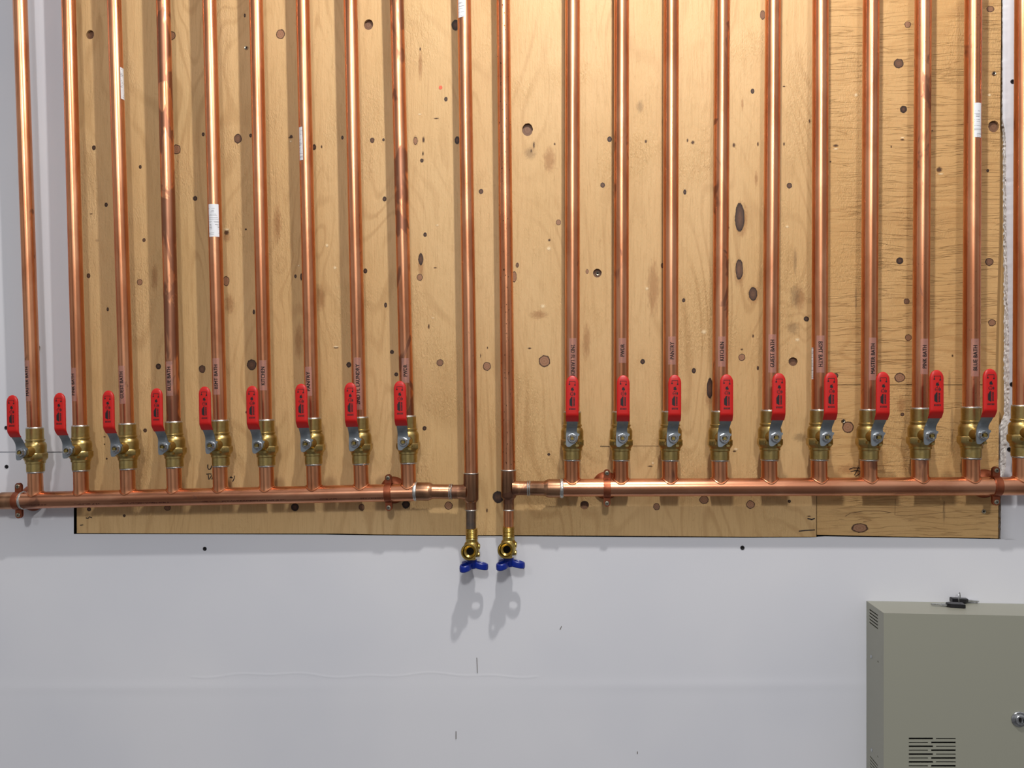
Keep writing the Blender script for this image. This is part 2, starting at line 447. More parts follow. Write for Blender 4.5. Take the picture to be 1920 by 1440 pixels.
# returns of the opening (left + bottom) and dark cavity behind
def quad(pts, mi):
    f = bm.faces.new([bm.verts.new(p) for p in pts]); f.material_index = mi
quad([PW(138.5, WALL_T), PW(138.5, 1001.5), PW(138.5, 1001.5, -.016), PW(138.5, WALL_T, -.016)], 1)
for (a, va), (b, vb) in zip(bot[1:], bot[2:]):
    quad([PW(a, va), PW(b, vb), PW(b, vb, -.016), PW(a, va, -.016)], 1)
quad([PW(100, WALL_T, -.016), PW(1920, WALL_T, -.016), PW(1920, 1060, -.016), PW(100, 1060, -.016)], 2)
wall = obj('wall_back', bm, [M_WALL, M_GYP, M_DARK], fin=False); wall['kind'] = 'structure'
for p in wall.data.polygons: p.use_smooth = p.material_index == 0
# pencil ticks and scuffs on the wall
bm = bmesh.new()
def stroke(bm, pts, w, dz, mi=0, K=PW):
    """flat ink stroke through photo points lying on the wall"""
    prev = None
    pts = [Vector(p) for p in pts]
    for i, p in enumerate(pts):
        a = pts[max(i - 1, 0)]; b = pts[min(i + 1, len(pts) - 1)]
        t = (b - a).normalized(); n = Vector((-t.y, t.x)) * w / 2
        cur = [bm.verts.new(K(p.x + n.x, p.y + n.y, dz)), bm.verts.new(K(p.x - n.x, p.y - n.y, dz))]
        if prev:
            f = bm.faces.new((prev[0], cur[0], cur[1], prev[1])); f.material_index = mi
        prev = cur
stroke(bm, [(894, 1233), (895, 1262)], 1.1, .0011); stroke(bm, [(855, 1371), (855, 1386)], 1.3, .0011)
stroke(bm, [(1050, 1181), (1053, 1174)], 1.2, .0003); stroke(bm, [(1195, 1409), (1195, 1414)], 1.5, .0003)
stroke(bm, [(983, 1061), (982, 1067)], 1.6, .0003)
pm = obj('pencil_marks', bm, M_PENCIL, wall, fin=False)

# stud seen through the gap
bm = bmesh.new()
q0 = PW(1858, WALL_T, -.0125); q1 = PW(1900, 1010, -.0125)
box(bm, q0.x, q1.x, q0.y, q0.y + .003, q1.z, q0.z, s=1)
st = obj('wooden_stud', bm, M_STUD); tag(st, 'strip of pale stud wood seen in the gap right of the plywood', 'stud')

# ---------------------------------------------------------------- plywood
# knots: (u, v, rx, rz, kind)  kind 0 = ringed brown, 1 = dark, 2 = open hole
KN = [(169,65,8,9,2),(322,67,8,9,0),(176,277,4,5,1),(331,280,9,10,0),(263,313,3,4,1),(446,260,8,10,.6),(381,252,3,4,1),(470,254,3,4,1),(459,29,2,4,1),
(526,64,9,10,0),(691,46,9,10,2),(854,47,8,11,1),(836,186,3.5,4.5,1),(546,256,3,3,1),(589,276,4,6,1),(642,258,2.5,4,1),(698,263,4.5,5.5,.8),(719,262,2.5,3,1),
(791,301,3.5,4,1),(779,264,4,8,0),(857,263,5,8,1),(989,243,10,12,2),(1143,261,4.5,5.5,1),(1130,347,4.5,5,.8),(1411,171,3.5,5,1),(1430,28,5,9,.3),
(1480,348,5,5.5,.8),(1702,46,6,6,0),(1685,119,9,9,.7),(1694,205,6.5,7,1),(1857,17,7,6,.2),(1863,237,9.2,10.5,2),(1852,320,2.5,3,1),
(199,384,3.5,4.5,1),(270,450,3.5,4,.8),(166,517,4,5,.8),(262,529,6,6.5,0),(366,372,4.5,5,1),(424,527,7,10,0),(202,580,2.5,4,1),(297,687,5.5,6,1),(379,692,7,8,.7),
(476,585,2.5,5,1),(472,684,10,11,.8),(461,430,2,2,1),(721,373,4,5,1),(554,518,2.5,4,1),(565,519,2.5,7,1),(685,508,4,5,1),(797,440,3.5,4.5,1),(789,486,5,12,.9),
(787,520,6,7,0),(723,572,3,5,1),(735,660,4,4,1),(654,684,5,5.5,1),(825,680,7,7,.3),(913,687,8,8.5,0),(902,359,4.5,5,.8),(743,702,4,4,1),
(1047,417,5,5.5,0),(970,497,3,5,.6),(964,519,5,11,0),(1021,677,11.5,11.5,0),(1120,512,8,8,2),(1101,509,3,4.5,0),(1284,360,3,5,1),(1282,563,3,4,1),(1301,695,4,5,1),
(1205,678,4.5,5,1),(1391,670,6.5,7,0),(1387,408,9,28,.85),(1386,505,7,20,.75),(1412,551,8,13,.8),(1242,498,3,5,.6),(1512,598,5,5,1),(1487,678,8,8,2),
(1687,489,6.5,6.5,1),(1700,565,5.5,5.5,.5),(1703,633,6,6.5,0),(1855,491,7.5,7.5,.5),(1860,605,7,6.5,.2),
(167,955,4.5,4,1),(233,967,3,3,1),(314,952,7,6,.2),(272,807,4,4,.9),(553,951,8,8,1),(678,951,6,7,.4),(761,946,8,8,1),(841,948,8,8,0),(796,803,4,4.5,1),
(934,932,11,12,1),(1096,947,8,8,2),(1231,950,6.5,7,.3),(1320,937,9,8,.3),(1407,946,8,8,0),(1331,728,6,20,.9),(1029,852,3,2.5,1),(1366,427,1.5,3,1),(1480,940,3,3,1),
(1687,708,10,9,.1),(1590,801,11,11,0),(1567,704,5,5,.8),(1612,990,15,9,0),(1692,777,3.5,3.5,.8),(200,860,2,2,1),(1421,690,2,4,1),(463,773,3,3,1)]
NK = [(1001,272,2,8),(996,283,1.5,4),(1211,265,2.5,4),(1289,263,2,4),(1299,267,4,4),(1376,272,3,5),(1421,270,2,5),(1470,162,3,1.5),(1470,270,2,4),(1518,227,2,5),
(1567,273,6,3),(1692,262,4,2),(1761,318,6,6),(425,436,6,6),(545,258,6,2),(794,262,3,7),(818,222,6,1.5),(816,502,4,1.5),(603,275,2,4),(804,612,2,6),(630,652,6,1.5),
(1377,846,4,2),(1219,874,6,1.5),(1517,968,4,1.5),(993,653,4,2),(788,92,2,4),(793,288,2,5),(1391,655,3,2),(914,652,1.5,3),(901,667,1,5),(1748,245,2,2),(1557,303,2,2),
(1412,630,2,4),(171,401,4,1.5),(196,833,2,2),(196,819,3,1.5),(1030,450,3,3),(1155,265,2,3),(1350,340,2,2),(913,957,2,5),(1786,667,2,3),(1040,270,2,3),(1671,275,1.5,3),(1855,705,1,2)]
CH = [(425,430,7,3),(630,650,7,2),(787,214,5,2),(820,422,4,2),(812,596,4,1.5),(628,502,4,4),(613,460,4,4),(1692,258,5,2),(1764,326,6,2),(1029,466,5,5),(1567,279,6,2),(1018,574,6,5),
(1380,842,5,3),(1224,868,3,3),(1495,637,5,4),(1320,622,6,5),(770,810,4,2),(1213,541,4,4),(560,498,3,2),(1740,820,3,2),(1476,425,4,3),(1605,178,4,4),(1855,178,4,3),(545,265,3,3)]
STN = [(788,122,5,34),(1392,195,3,14),(1418,335,4,16),(779,264,7,12),(1330,745,10,26),(1390,412,14,36),(1386,512,12,30),(1412,553,13,20),(789,500,7,30),(1100,640,9,40),(1225,540,14,60),
(560,640,10,40),(600,560,14,30),(520,420,10,40),(1500,560,12,26),(1030,300,14,30),(1250,230,10,18),(425,445,9,12),(1010,590,20,10),(430,570,12,24),(290,520,8,30),(1590,880,22,12),(1690,760,10,22)]
GST = [(1491,490,3.5,30),(1491,555,11,26),(1487,615,14,14),(1070,510,7,20),(1500,820,16,10),(1200,200,8,14),(994,288,14,14),(1605,560,2.5,30),(182,451,5,3.5),(1780,720,3,30),(1785,800,3.5,50),(1770,960,3,26)]

def panel_of(u, v):
    if u < 1531: return 0
    return 1 if v < 721.5 else 2
def ell(c, rx, rz, n=26, wob=0.0): return [c + Vector((rx * U * 1.03 * math.cos(2 * math.pi * k / n) * (1 + random.uniform(-wob, wob)), 0, rz * U * 1.03 * math.sin(2 * math.pi * k / n) * (1 + random.uniform(-wob, wob)))) for k in range(n)]

def mark(bm, u, v, rx, rz, kind, mi, dz, ext):
    uv1 = bm.loops.layers.uv.get('k') or bm.loops.layers.uv.new('k')
    uv2 = bm.loops.layers.uv.get('p') or bm.loops.layers.uv.new('p')
    c = PW(u, v, dz); seed = random.uniform(3, 90)
    n = 20; vc = bm.verts.new(c); ring = []
    for k in range(n):
        a = 2 * math.pi * k / n
        ring.append((bm.verts.new(c + Vector((math.cos(a) * rx * ext * U, 0, math.sin(a) * rz * ext * U))), (math.cos(a) * ext, math.sin(a) * ext)))
    for k in range(n):
        a, b = ring[k], ring[(k + 1) % n]
        f = bm.faces.new((vc, a[0], b[0])); f.material_index = mi
        for lp, q in zip(f.loops, ((0, 0), a[1], b[1])):
            lp[uv1].uv = q; lp[uv2].uv = (kind, seed)
ply_mats = lambda m: [m, M_PLYE, M_KNOT, M_STAIN, M_GREYST, M_NICK, M_CHIP, M_REDDOT]
ply_out = [
    [(141, WALL_T + 20), (1530.6, WALL_T + 20), (1530.6, 1006.5), (1400, 1006.5), (1200, 1005), (1000, 1003.5), (900, 1003.5), (700, 1002), (640, 1000.5), (300, 1000), (144, 999.5)],
    [(1531.8, WALL_T + 20), (1877, WALL_T + 20), (1877, 60), (1875, 240), (1874, 430), (1871, 520), (1866.5, 700), (1866.5, 721), (1531.8, 721)],
    [(1531.8, 722.3), (1868, 722.3), (1868.4, 748), (1873, 749), (1871.5, 1009), (1700, 1006.5), (1531.8, 1002.5)]]
ply_lab = ['large pale knotty plywood sheet with vertical grain behind the pipes',
           'tan plywood sheet with horizontal surface cracks, upper right of the backing',
           'short tan plywood piece with a ringed knot, lower right corner of the backing']
plys = []
for i, (ol, lab) in enumerate(zip(ply_out, ply_lab)):
    holes = []; plugs = []
    for (u, v, rx, rz, kd) in KN:
        if kd == 2 and panel_of(u, v) == i:
            h = ell(PW(u, v, PF), rx, rz, 26, .03); holes.append(h); plugs.append((u, v, rx, rz))
    bm = slab([PW(u, v, PF) for u, v in ol], holes, .0155)
    bm.faces.ensure_lookup_table()
    bmesh.ops.recalc_face_normals(bm, faces=bm.faces)
    for f in bm.faces: f.material_index = 0 if abs(f.normal.y) > .8 else 1
    bm.loops.layers.uv.new('k'); bm.loops.layers.uv.new('p')
    k = 0
    for lst, mi, ext in ((STN, 3, 1.5), (GST, 4, 1.5)):
        for (u, v, rx, rz) in lst:
            if panel_of(u, v) == i: mark(bm, u, v, rx, rz, 0, mi, PF + .00004 + k * 4e-7, ext); k += 1
    for (u, v, rx, rz, kd) in KN:
        if panel_of(u, v) == i:
            if kd == 2:
                # knot wood at the back of the open hole
                mark(bm, u, v, rx * 1.3, rz * 1.3, .55, 2, PF - .0042, 1.0)
            else: mark(bm, u, v, rx, rz, kd, 2, PF + .0001 + k * 4e-7, 1.5); k += 1
    for (u, v, rx, rz) in NK:
        if panel_of(u, v) == i: mark(bm, u, v, rx, rz, 0, 5, PF + .00018 + k * 4e-7, 1.5); k += 1
    for (u, v, rx, rz) in CH:
        if panel_of(u, v) == i: mark(bm, u, v, rx, rz, 0, 6, PF + .00022 + k * 4e-7, 1.5); k += 1
    if i == 0: mark(bm, 826, 164, 3.6, 3.6, 0, 7, PF + .0003, 1.0)
    o = obj('plywood_sheet', bm, ply_mats(M_PLY if i == 0 else M_PLYR), fin=False)
    tag(o, lab, 'plywood'); plys.append(o)
# marker handwriting and pencil lines on the plywood
z = PF + .0004
def ink(par, pts, w, pencil=False):
    bm = bmesh.new(); stroke(bm, pts, w, z)
    obj('pencil_line' if pencil else 'marker_stroke', bm, M_PENCILW if pencil else M_MARK, par, fin=False, label='thin pencil line' if pencil else 'black marker stroke')
M_PENCILW = mat('pencil_on_wood', srgb(112, 84, 54), .8)
for pts, w in (([(389.5, 871), (389.5, 877), (391, 880), (393.5, 880), (396, 877), (397.5, 872.5)], 1.9), ([(386.5, 889), (392, 888.5), (396.5, 889)], 1.5),
               ([(390, 889), (391, 895), (391, 899), (393, 898), (397, 891)], 1.7), ([(397, 899), (400, 891)], 1.7), ([(431, 896), (433, 894), (436, 896.5)], 2.4), ([(439.5, 892), (439, 897), (436, 903)], 1.7),
               ([(161, 971), (165, 972), (168, 969), (172, 971)], 1.8), ([(150, 985), (156, 984)], 1.4), ([(1498, 996), (1510, 994.5), (1528, 993.5)], 2.0), ([(1514, 972), (1522, 974), (1528, 972)], 2.4),
               ([(1125, 836.5), (1143, 837)], 1.0)): ink(plys[0], pts, w)
ink(plys[0], [(1146, 837), (1150, 838.5), (1154, 836)], .8, True); ink(plys[0], [(1185, 836), (1240, 836)], .6, True)
for pts, w in (([(1592, 880), (1600, 877), (1614, 878)], 1.4), ([(1595, 884), (1606, 882), (1614, 884)], 1.3), ([(1602, 891), (1606, 884), (1610, 876)], 1.4), ([(1604, 893), (1611, 889), (1614, 884)], 1.2)): ink(plys[2], pts, w)
ink(plys[2], [(1585, 968), (1595, 962), (1620, 958), (1650, 958), (1671, 961)], .9, True)
ink(plys[2], [(1679, 936), (1678, 966), (1700, 967), (1750, 963), (1768, 961), (1771, 940)], .55, True)

# ---------------------------------------------------------------- ball valve prototype
def build_valve():
    t = thing('ball_valve', 'x', 'valve')
    bm = bmesh.new()
    prof = [(13.2, 45.8), (15.6, 45.8), (16.3, 45), (16.3, 24.2), (17.6, 23.4), (18.0, 21.8), (17.6, 20.2), (16.2, 19.4), (16.4, 18.2), (18.2, 17.4), (20.4, 13), (20.8, 11), (20.8, -2.6), (20.2, -3.2), (22.4, -4.4), (22.8, -5.6),
            (22.8, -14), (22.0, -15.6), (18.8, -20), (18.4, -20.6), (18.4, -24.4), (16.7, -25.6), (16.7, -40.5), (16, -41.5), (13.2, -41.5)]
    hx = {14: 8, 15: 8, 16: 8, 17: 8}
    lathe(bm, prof, None, 48, hx)
    # stem boss towards the camera
    bm2 = bmesh.new()
    lathe(bm, [(12.6, 14), (12, 22), (10.4, 27), (9.6, 30), (9.6, 33), (8, 34)], ROTX, 32)
    lathe(bm, [(8.6, 33), (8.6, 37.5), (7.6, 38.5)], ROTX, 36, {0: 6, 1: 6})
    # handle stop lugs cast on the boss
    box(bm, -13.5, -9, -31, -20, -13, -8, bev=.8); box(bm, 6, 12, -31, -20, -16, -12, bev=.8)
    b = obj('valve_body', bm, M_BRASS, t)
    # cast mark dots on the flange
    bm = bmesh.new()
    for sx in (-1, 1):
        for k, a in enumerate((.62, .70, .78)):
            M_ = Matrix.Rotation(sx * a, 4, 'Z')
            box(bm, -.6, .6, -23.0, -21.4, -11.5, -7.5, M_)
    obj('cast_mark', bm, M_BRASS, b)
    bm2.free()
    # lever
    def path(s):
        # s measured along z roughly; returns y(toward camera px), z, slope angle
        z0, z1 = 10.0, 44.0; y0, y1 = 40.0, 63.0
        if s <= z0: return y0, s, 0
        if s >= z1: return y1, s, 0
        q = (s - z0) / (z1 - z0); e = q * q * (3 - 2 * q)
        return y0 + (y1 - y0) * e, s, 6 * q * (1 - q) * (y1 - y0) / (z1 - z0)
    rows = [(-15.5, -8, -5.5), (-14.8, -10, -3), (-12, -11, 0), (-8, -11.3, 6), (-4, -11.3, 9), (0, -11.2, 10), (3.5, -11.2, 10.5), (5, -11.1, 12.5), (8, -11, 13), (9, -11, 9.8),
            (11, -10.8, 8.6), (15, -10.6, 8.3), (20, -10.2, 8.8), (26, -9.8, 9.6), (34, -9.6, 9.8), (44, -9.5, 9.5), (100, -9, 9), (110, -6, 6)]
    bm = bmesh.new(); pr = None; th = 1.2
    for (s, xl, xr) in rows:
        y, z_, sl = path(s); n = Vector((0, -1, -sl)).normalized()
        nn = Vector((0, -1, sl)).normalized()
        c = Vector((0, -y, z_))
        cur = [bm.verts.new((c + Vector((x, 0, 0)) + nn * o_2) * U) for x, o_2 in ((xl, th), (xr, th), (xr, -th), (xl, -th))]
        if pr:
            for a in range(4): bm.faces.new((pr[a], pr[(a + 1) % 4], cur[(a + 1) % 4], cur[a]))
        else: bm.faces.new(cur[::-1])
        pr = cur
    bm.faces.new(pr)
    lev = obj('lever', bm, M_ZINC, t, label='grey plated steel lever')
    # grip
    bm = bmesh.new(); pr = None; N = 24
    ss = [31.5, 32, 34, 37, 40, 43, 46, 50, 60, 80, 98] + [98 + 14.8 * math.sin(a * math.pi / 2 / 8) for a in range(1, 9)]
    first = None
    for i, s in enumerate(ss):
        y, z_, sl = path(s); nn = Vector((0, -1, sl)).normalized()
        w = 11.4; tt = 3.3
        if s > 98:
            q = (s - 98) / 14.8; w = 11.4 * math.sqrt(max(0, 1 - q * q * .985)); tt = 3.3 * math.sqrt(max(0.05, 1 - q ** 4))
        if i == 0: w -= .6; tt -= .5
        cur = []
        for k in range(N):
            a = 2 * math.pi * k / N; ca, sa = math.cos(a), math.sin(a)
            x = w * math.copysign(abs(ca) ** .55, ca); d = tt * math.copysign(abs(sa) ** .6, sa)
            cur.append(bm.verts.new((Vector((x, -y, z_)) + nn * d) * U))
        if pr:
            for k in range(N): bm.faces.new((pr[k], pr[(k + 1) % N], cur[(k + 1) % N], cur[k]))
        else: bm.faces.new(cur[::-1])
        pr = cur
    bm.faces.new(pr)
    gr = obj('grip', bm, M_RED, t, label='red vinyl lever grip')
    # printed marking on the grip
    bm = bmesh.new(); yf = -(63 + 3.42)
    def poly(pts):
        vv = [bm.verts.new(Vector((x, yf, z_)) * U) for x, z_ in pts]; bm.faces.new(vv)
    def rect(x0, x1, z0, z1): poly([(x0, z0), (x1, z0), (x1, z1), (x0, z1)])
    def pring(cx, cz, r0, r1, a0=0, a1=2 * math.pi, n=14):
        for k in range(n):
            a, b = a0 + (a1 - a0) * k / n, a0 + (a1 - a0) * (k + 1) / n
            poly([(cx + r0 * math.cos(a), cz + r0 * math.sin(a)), (cx + r1 * math.cos(a), cz + r1 * math.sin(a)), (cx + r1 * math.cos(b), cz + r1 * math.sin(b)), (cx + r0 * math.cos(b), cz + r0 * math.sin(b))])
    rect(-5.5, 5.5, 102.2, 103.0); rect(-5.5, -4.6, 98, 102.2); rect(4.6, 5.5, 96, 102.2)
    rect(-6.3, -3.6, 96.4, 98.6); rect(3.4, 6.0, 95, 97.4)
    poly([(-2.5, 86.5), (2.8, 86), (3, 89), (1.6, 90), (2.2, 93), (.2, 91.4), (-1.8, 91.2), (-2.2, 89)])
    rect(-.4, .4, 83.5, 86)
    pring(-.8, 80.2, 2.6, 3.3); rect(-3.8, 2.2, 79.8, 80.4); rect(3.0, 3.7, 76.5, 84); rect(3.9, 5.4, 78, 82)
    poly([(-4.6, 60), (-.3, 57.6), (.3, 57.6), (.3, 75.5), (-1.8, 75), (-4.6, 70)])
    rect(-5.2, -4.9, 60, 72)
    for k in range(7): rect(2.2, 4.6, 58.5 + k * 2.3, 60.3 + k * 2.3)
    rect(1.2, 1.7, 58, 75)
    for k in range(5): rect(-5.4 + k * 2.3, -3.8 + k * 2.3, 51.8, 54.2)
    rect(-5.6, 5.8, 54.6, 55.0)
    obj('printed_marking', bm, M_INK, gr, label='black printing on the grip', fin=False)
    # nut and stem
    bm = bmesh.new()
    lathe(bm, [(4.6, 41), (8.8, 41), (8.8, 41.9), (8.2, 42.2), (8.2, 46), (7.2, 47.2), (5.0, 47.2), (4.4, 46.4), (4.4, 42)], ROTX, 36, {3: 6, 4: 6})
    obj('nut', bm, M_NUT, t, label='bright steel hex nut')
    bm = bmesh.new()
    lathe(bm, [(3.9, 34), (3.9, 47.5), (3.3, 48.3)], ROTX, 20, {0: 4, 1: 4, 2: 4})
    obj('stem', bm, M_BRASSD, t)
    for zz, nm in ((46.2, 0), (-42.2, 1)):
        bm = bmesh.new(); torus(bm, 14.3, 1.9, zz, None, 40, 8, .45, 1.2)
        obj('solder_ring', bm, M_SOLD, t)
    return t
VAL = build_valve()

# ---------------------------------------------------------------- pipe builder
def text_bm(txt, size):
    cu = bpy.data.curves.new('t', 'FONT'); cu.body = txt; cu.size = size; cu.resolution_u = 2
    cu.space_character = 1.05
    ob = bpy.data.objects.new('t', cu); me = bpy.data.meshes.new_from_object(ob)
    bm = bmesh.new()
    for dx in (-.022, 0, .022):
        k0 = len(bm.verts); bm.from_mesh(me); bm.verts.ensure_lookup_table()
        for v in bm.verts[k0:]: v.co.x += dx
    bpy.data.objects.remove(ob); bpy.data.curves.remove(cu); bpy.data.meshes.remove(me)
    return bm
def wrap_text(txt, r, z0, z1, off, down, capx=7.2):
    """text along a pipe: spans z0..z1 (local px), cap height capx across, centred at offset off from the axis"""
    bm = text_bm(txt, 1.0)
    xs = [v.co.x for v in bm.verts]; ys = [v.co.y for v in bm.verts]
    x0, x1, y0, y1 = min(xs), max(xs), min(ys), max(ys)
    for k in range(1, 5):
        bmesh.ops.bisect_plane(bm, geom=bm.verts[:] + bm.edges[:] + bm.faces[:], plane_co=(0, y0 + (y1 - y0) * k / 5, 0), plane_no=(0, 1, 0))
    ac = math.asin(max(-.95, min(.95, off / r)))
    for v in bm.verts:
        t = (v.co.x - x0) / (x1 - x0); w = ((v.co.y - y0) / (y1 - y0) - .5) * capx
        if down: z_ = z1 + (z0 - z1) * t; a = ac + w / r
        else: z_ = z0 + (z1 - z0) * t; a = ac - w / r
        v.co = Vector((r * math.sin(a), -r * math.cos(a), z_)) * U
    return bm

def make_pipe(name, ut, ub, vb, label, group, rp=13.9, text=None, stickers=(), tarn=0, specks=0, tape_r=None, vtop=-560):
    B = P(ub, vb); T0 = P(ut, 0)
    d = (T0 - B); d *= (P(960, vtop).z - B.z) / d.z
    T = B + d; L = d.length / U
    ang = math.atan2(d.x, d.z)
    o = thing(name, label, 'pipe', B, (0, ang, 0), group)
    bm = bmesh.new()
    n = 40
    lathe(bm, [(rp, 0)] + [(rp, L * k / n) for k in range(1, n + 1)], None, 40)
    t = obj('tube', bm, M_COP, o); t['tarnish'] = float(tarn); t['specks'] = float(specks)
    zof = lambda v: (P(ub, v).z - B.z) / U
    # view direction: off-axis pipes show their camera-facing side turned
    view = math.atan2(-B.x, D)
    kx = KX(ub)
    axis_u = lambda v: ut + (ub - ut) * v / vb
    def ang_of(u, v):
        s = (u - axis_u(v)) * kx * math.cos(view)
        return math.asin(max(-.97, min(.97, s / rp))) + view
    if text:
        txt, u, v0, v1, down, tape = text
        z0, z1 = zof(v1), zof(v0)
        a = ang_of(u, (v0 + v1) / 2)
        bm = wrap_text(txt, rp + .75, z0, z1, 0, down)
        bmesh.ops.rotate(bm, verts=bm.verts, cent=(0, 0, 0), matrix=Matrix.Rotation(a, 3, 'Z'))
        lab = obj('name_label', tape_bm(rp, a, zof(tape[1]), zof(tape[0])), M_TAPE, o, fin=False, label='clear tape label reading ' + txt)
        obj('lettering', bm, M_INK, lab, fin=False)
    for (v0, v1, ua, ubb) in stickers:
        a0, a1 = ang_of(ua, v0), ang_of(ubb, v0)
        bm = bmesh.new(); arc(bm, rp + .35, a0, a1, zof(v1), zof(v0), 10)
        obj('barcode_sticker', bm, M_STICK, o, fin=False, label='white barcode sticker')
    return o
def tape_bm(rp, a, z0, z1):
    bm = bmesh.new(); w = 6.8 / rp; arc(bm, rp + .35, a - w, a + w, z0, z1, 8); return bm

# left bank, (top u, cup u, nut v, branch u, lower data)
LNAMES = ['MASTER BATH', 'PINK BATH', 'GUEST BATH', 'BLUE BATH', 'BSMT BATH', 'KITCHEN', 'PANTRY', '2ND FL LAUNDRY', 'PWDR']
LT = [37.5, 128.5, 214, 306, 392.5, 480, 567.5, 657, 744]
LC = [64.8, 150.2, 238.6, 326, 413, 497.2, 585.5, 674.2, 763.5]
LB = [67.4, 152.8, 240.6, 327.6, 413.9, 501, 589.5, 678, 766.8]
LN = [849, 845.5, 842, 838.5, 836, 835.5, 832.5, 831, 829]
LTX = [(50.5, 688, 742, (676, 752)), (137, 701, 741, (690, 752)), (228, 697, 747, (686, 757)), (317, 688, 732, (678, 742)), (405, 684, 729, (672, 740)),
       (493, 688, 722, (676, 732)), (578, 697, 733, (688, 742)), (671, 683, 758, (671, 768)), (760, 684, 706, (672, 718))]
RNAMES = ['2ND FL LAUNDRY', 'PWDR', 'PANTRY', 'KITCHEN', 'GUEST BATH', 'BSMT BATH', 'MASTER BATH', 'PINK BATH', 'BLUE BATH', None]
RT = [1073.5, 1165.5, 1258.5, 1354, 1449.5, 1538.5, 1633.5, 1731, 1825, 1919]
RC = [1073, 1164.6, 1257.3, 1350, 1444, 1536.6, 1629.2, 1725.7, 1820.8, 1915.5]
RB = [1073, 1164.2, 1256.3, 1349.7, 1442.8, 1536.2, 1629.6, 1725.5, 1821.4, 1915.8]
RN = [822, 822, 822, 822, 820.5, 820, 820, 817.5, 816, 813]
RTX = [(1074, 647, 712, (635, 725)), (1167, 646, 669, (635, 681)), (1260, 642, 674, (632, 684)), (1353.5, 642, 677, (632, 688)), (1448, 638, 689, (628, 699)),
       (1538.5, 641, 688, (630, 699)), (1636.5, 645, 701, (634, 713)), (1733.5, 648, 691, (636, 702)), (1828.5, 648, 695, (636, 706))]
STICK = {('L', 2): [(128, 187, 225, 231.5)], ('L', 4): [(385, 446, 391.5, 409.5)], ('L', 6): [(241, 303, 561, 567)],
         ('R', 5): [(652, 711, 1521, 1525.2)], ('R', 8): [(198, 262, 1826.5, 1839)]}
TARN = {('L', 3): .8, ('L', 8): .5, ('R', 3): .35, ('R', 1): .35, ('R', 7): .3, ('L', 0): .15, ('L', 7): .2}
side = {'L': 'left', 'R': 'right'}
def valve_copy(first, ub, uc, nv, label, ang, k):
    v = VAL if first else copy_tree(VAL)
    vb = 740 + (nv - 740) * (1 - 46 / 1500)
    v.location = P((ub + uc) / 2, vb); v.rotation_euler = (0, ang, 0); v.scale = (k, k, k)
    return tag(v, label, 'valve', 'ball valves of the ' + ('left' if ub < 900 else 'right') + ' manifold')
first = True
for S, NM, TT, CC, BB, NN, TX in (('L', LNAMES, LT, LC, LB, LN, LTX), ('R', RNAMES, RT, RC, RB, RN, RTX)):
    for i, nm in enumerate(NM):
        k = 0.975 + .05 * BB[i] / 1900
        vcup = NN[i] - 40 * k
        tx = None
        if nm:
            u, a, b, tape = TX[i]
            tx = (nm, u, a, b, (S == 'R' and i in (0, 5)), tape)
        lab = ('vertical copper pipe labelled ' + nm + ' above the ' + side[S] + ' manifold') if nm else 'vertical copper pipe with no label, cut by the right edge of the photo'
        make_pipe('supply_pipe', TT[i], CC[i], vcup, lab, 'copper pipes above the ' + side[S] + ' manifold', (13.2 if S == 'L' else 13.9) * k, tx, STICK.get((S, i), ()), TARN.get((S, i), 0), .35 if (S, i) in (('R', 8), ('R', 7)) else 0)
        ang = -.020 if S == 'L' else .001
        lab = ('red-handled brass ball valve on the ' + nm + ' pipe of the ' + side[S] + ' manifold') if nm else 'brass ball valve half cut off by the right edge of the photo'
        valve_copy(first, BB[i], CC[i], NN[i], lab, ang, k); first = False

# two main risers in the middle
make_pipe('riser_pipe', 870, 883.6, 889, 'left of the two long copper risers without a valve, white sticker near its top', 'main risers between the manifolds', 12.9, None, [(-60, 37, 858.5, 870)], 0, .25)
make_pipe('riser_pipe', 943.5, 953.3, 884, 'right of the two long copper risers, speckled with dark spots', 'main risers between the manifolds', 12.9, None, (), 0, 1.0)

